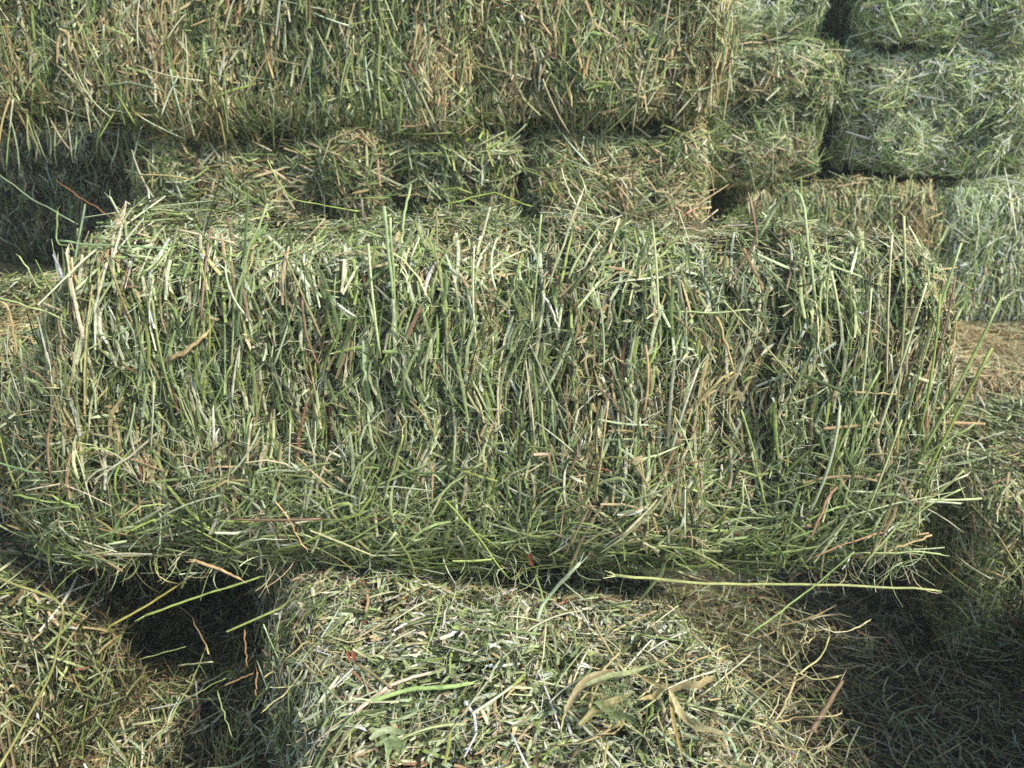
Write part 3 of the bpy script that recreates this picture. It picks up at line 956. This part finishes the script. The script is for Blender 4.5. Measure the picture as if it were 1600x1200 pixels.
loose('stray_straw', 'grey brown stalk lying under the bottom edge of the big bale', 'straw',
      [pix(494, 893, z=ZT + 0.004), pix(560, 905, z=ZT), pix(630, 935, z=ZT)], 0.0046, (150, 118, 92))
loose('stray_stalk', 'green leaf blade curving over the lower middle of the front bale', 'loose stem',
      [pix(580, 1096, z=ZT + 0.006), pix(640, 1076, z=ZT + 0.008), pix(700, 1074, z=ZT + 0.008), pix(735, 1068, z=ZT + 0.004)], 0.0058, (160, 186, 112), flat=0.25)


def leaf_mesh(pts, width, col, name='leaf', curl=0.3, n=10, seed=1):
    """a dry leaf blade: a curled ribbon of real width, pointed at both ends"""
    g = np.random.default_rng(seed)
    p = smooth_line(pts, n)
    t = norm(np.gradient(p, axis=0))
    s = norm(np.cross(t, np.array([0.05, -0.5, 0.85])))
    u = np.cross(s, t)
    V, F, C = [], [], []
    for i in range(n):
        k = i / (n - 1)
        w = width * 0.5 * max(0.08, math.sin(math.pi * min(1, 0.12 + k * 0.9)) ** 0.7)
        for j, a in enumerate((-1, -0.4, 0.4, 1)):
            V.append(p[i] + s[i] * w * (a + g.normal(0, 0.16) * (abs(a) > 0.5)) + u[i] * w * curl * (a * a + 0.3 * math.sin(i * 1.1 + seed)) + u[i] * g.normal(0, width * 0.07))
            C.append(lin(col) * (1 + g.normal(0, 0.12)) * (0.8 if abs(a) < 0.5 else 1.0))
    for i in range(n - 1):
        for j in range(3):
            a = i * 4 + j
            F.append((a, a + 1, a + 5, a + 4))
    return mesh_from(name, V, F, C, M_HAY)


def thing(name, label, cat, loc):
    e = bpy.data.objects.new(name, None)
    e.empty_display_size = 0.05
    COL.objects.link(e)
    e.location = loc
    e['label'] = label
    e['category'] = cat
    return e


base = pix(960, 1085, z=ZT)
weed = thing('dried_weed', 'dried weed with curled tan leaves and a green seed head on the front bale', 'dried weed', base)
for i, (pts, w, c) in enumerate((
        (((1048, 1080), (1072, 1070), (1092, 1072), (1116, 1056)), 0.008, (200, 182, 130)), (((1046, 1078), (1058, 1110), (1082, 1136), (1156, 1154)), 0.008, (206, 194, 142)),
        (((884, 1112), (900, 1080), (926, 1056), (968, 1044)), 0.0085, (184, 170, 128)), (((905, 1134), (934, 1104), (958, 1098), (990, 1082)), 0.008, (166, 158, 106)),
        (((930, 1096), (956, 1118), (984, 1124), (1004, 1142)), 0.008, (138, 150, 98)), (((900, 1078), (944, 1058), (986, 1052), (1034, 1034)), 0.006, (172, 180, 128)),
        (((914, 1072), (940, 1066), (966, 1074)), 0.006, (190, 172, 124)), (((1040, 1070), (1020, 1090), (996, 1094)), 0.006, (196, 178, 124)),
        (((1000, 1058), (1046, 1078)), 0.004, (202, 182, 124)), (((1046, 1078), (1052, 1130), (1070, 1200)), 0.0045, (200, 178, 118)))):
    q = [np.array(pix(x, y, z=ZT + 0.006 + 0.009 * ((2 * i + j) % 3)) - base) for j, (x, y) in enumerate(pts)]
    link('leaf' if w > 0.005 else 'stalk', leaf_mesh(q, w, c, seed=i + 5, curl=0.75, n=12), weed)
g = np.random.default_rng(8)
HB = Blades()
n = 420
hc = np.array(pix(962, 1090, z=ZT + 0.014) - base)
p = hc + g.normal(0, 1, (n, 3)) * np.array([0.011, 0.014, 0.005])
HB.add(p, norm(g.normal(0, 1, (n, 3)) + [0, 0, 0.6]), norm(g.normal(0, 1, (n, 3))), g.uniform(0.003, 0.007, n), g.uniform(0.0012, 0.0024, n),
       lin((150, 164, 116)) * np.exp(g.normal(0, 0.25, (n, 1))), segs=1, ridge=0.4, taper=0.8, g=g)
HB.build('seed_head', M_HAY, weed, 'stuff')


def scrap(name, label, cat, px, py, pieces, z=ZT + 0.004):
    """a crumpled scrap of leaf: a few folded pieces in one mesh"""
    b = pix(px, py, z=z)
    V, F, C = [], [], []
    for i, (pts, w, c) in enumerate(pieces):
        q = [np.array(pix(px + x, py + y, z=z + 0.004 * ((i + j) % 2)) - b) for j, (x, y) in enumerate(pts)]
        me = leaf_mesh(q, w, c, seed=i + 31, curl=0.5, n=7)
        o = len(V)
        V += [np.array(v.co) for v in me.vertices]
        F += [tuple(o + k for k in f.vertices) for f in me.polygons]
        C += [np.array(d.color[:3]) for d in me.attributes['col'].data]
        bpy.data.meshes.remove(me)
    o = link(name, mesh_from(name, V, F, C, M_HAY))
    o.location = b
    o['label'] = label
    o['category'] = cat


scrap('leaf_scrap', 'small red leaf scrap on the left of the front bale top', 'leaf scrap', 548, 1026,
      ((((-5, -8), (-3, -1), (-2, 8)), 0.0045, (186, 104, 84)), (((2, -9), (5, -1), (6, 9)), 0.0045, (170, 92, 74))))
scrap('leaf_scrap', 'crumpled pale green leaf at the bottom of the front bale', 'leaf scrap', 604, 1152,
      ((((-26, 4), (-8, -10), (14, -12), (30, -2)), 0.008, (170, 184, 136)), (((-18, 14), (0, 6), (14, 10), (32, 20)), 0.007, (140, 156, 104)), (((-6, -4), (6, 14), (-2, 36)), 0.008, (154, 174, 118)), (((8, -6), (22, 16), (20, 30)), 0.007, (148, 166, 108))))
scrap('leaf_scrap', 'dark red leaf scrap hanging in the gap under the big bale', 'leaf scrap', 828, 876,
      ((((0, -10), (1, 0), (4, 10)), 0.006, (130, 70, 50)),), z=0.44)

# ------------------------------------------------------------------ thin even haze added to hint at lens glare
HAZE = 0.010
if HAZE:
    x0, x1, y0, y1, z0, z1 = -31, 31, -31, 31, -1.1, 2.0
    V = [(x, y, z) for x in (x0, x1) for y in (y0, y1) for z in (z0, z1)]
    F = [(0, 1, 3, 2), (4, 6, 7, 5), (0, 4, 5, 1), (2, 3, 7, 6), (0, 2, 6, 4), (1, 5, 7, 3)]
    me = bpy.data.meshes.new('haze')
    me.from_pydata(V, [], F)
    m = bpy.data.materials.new('glare_haze')
    m.use_nodes = True
    nt = m.node_tree
    nt.nodes.remove(nt.nodes['Principled BSDF'])
    pv = nt.nodes.new('ShaderNodeVolumePrincipled')
    pv.inputs['Density'].default_value = HAZE
    pv.inputs['Color'].default_value = (0.86, 0.92, 0.95, 1)
    nt.links.new(pv.outputs[0], nt.nodes['Material Output'].inputs['Volume'])
    me.materials.append(m)
    link('haze', me, None, 'stuff')
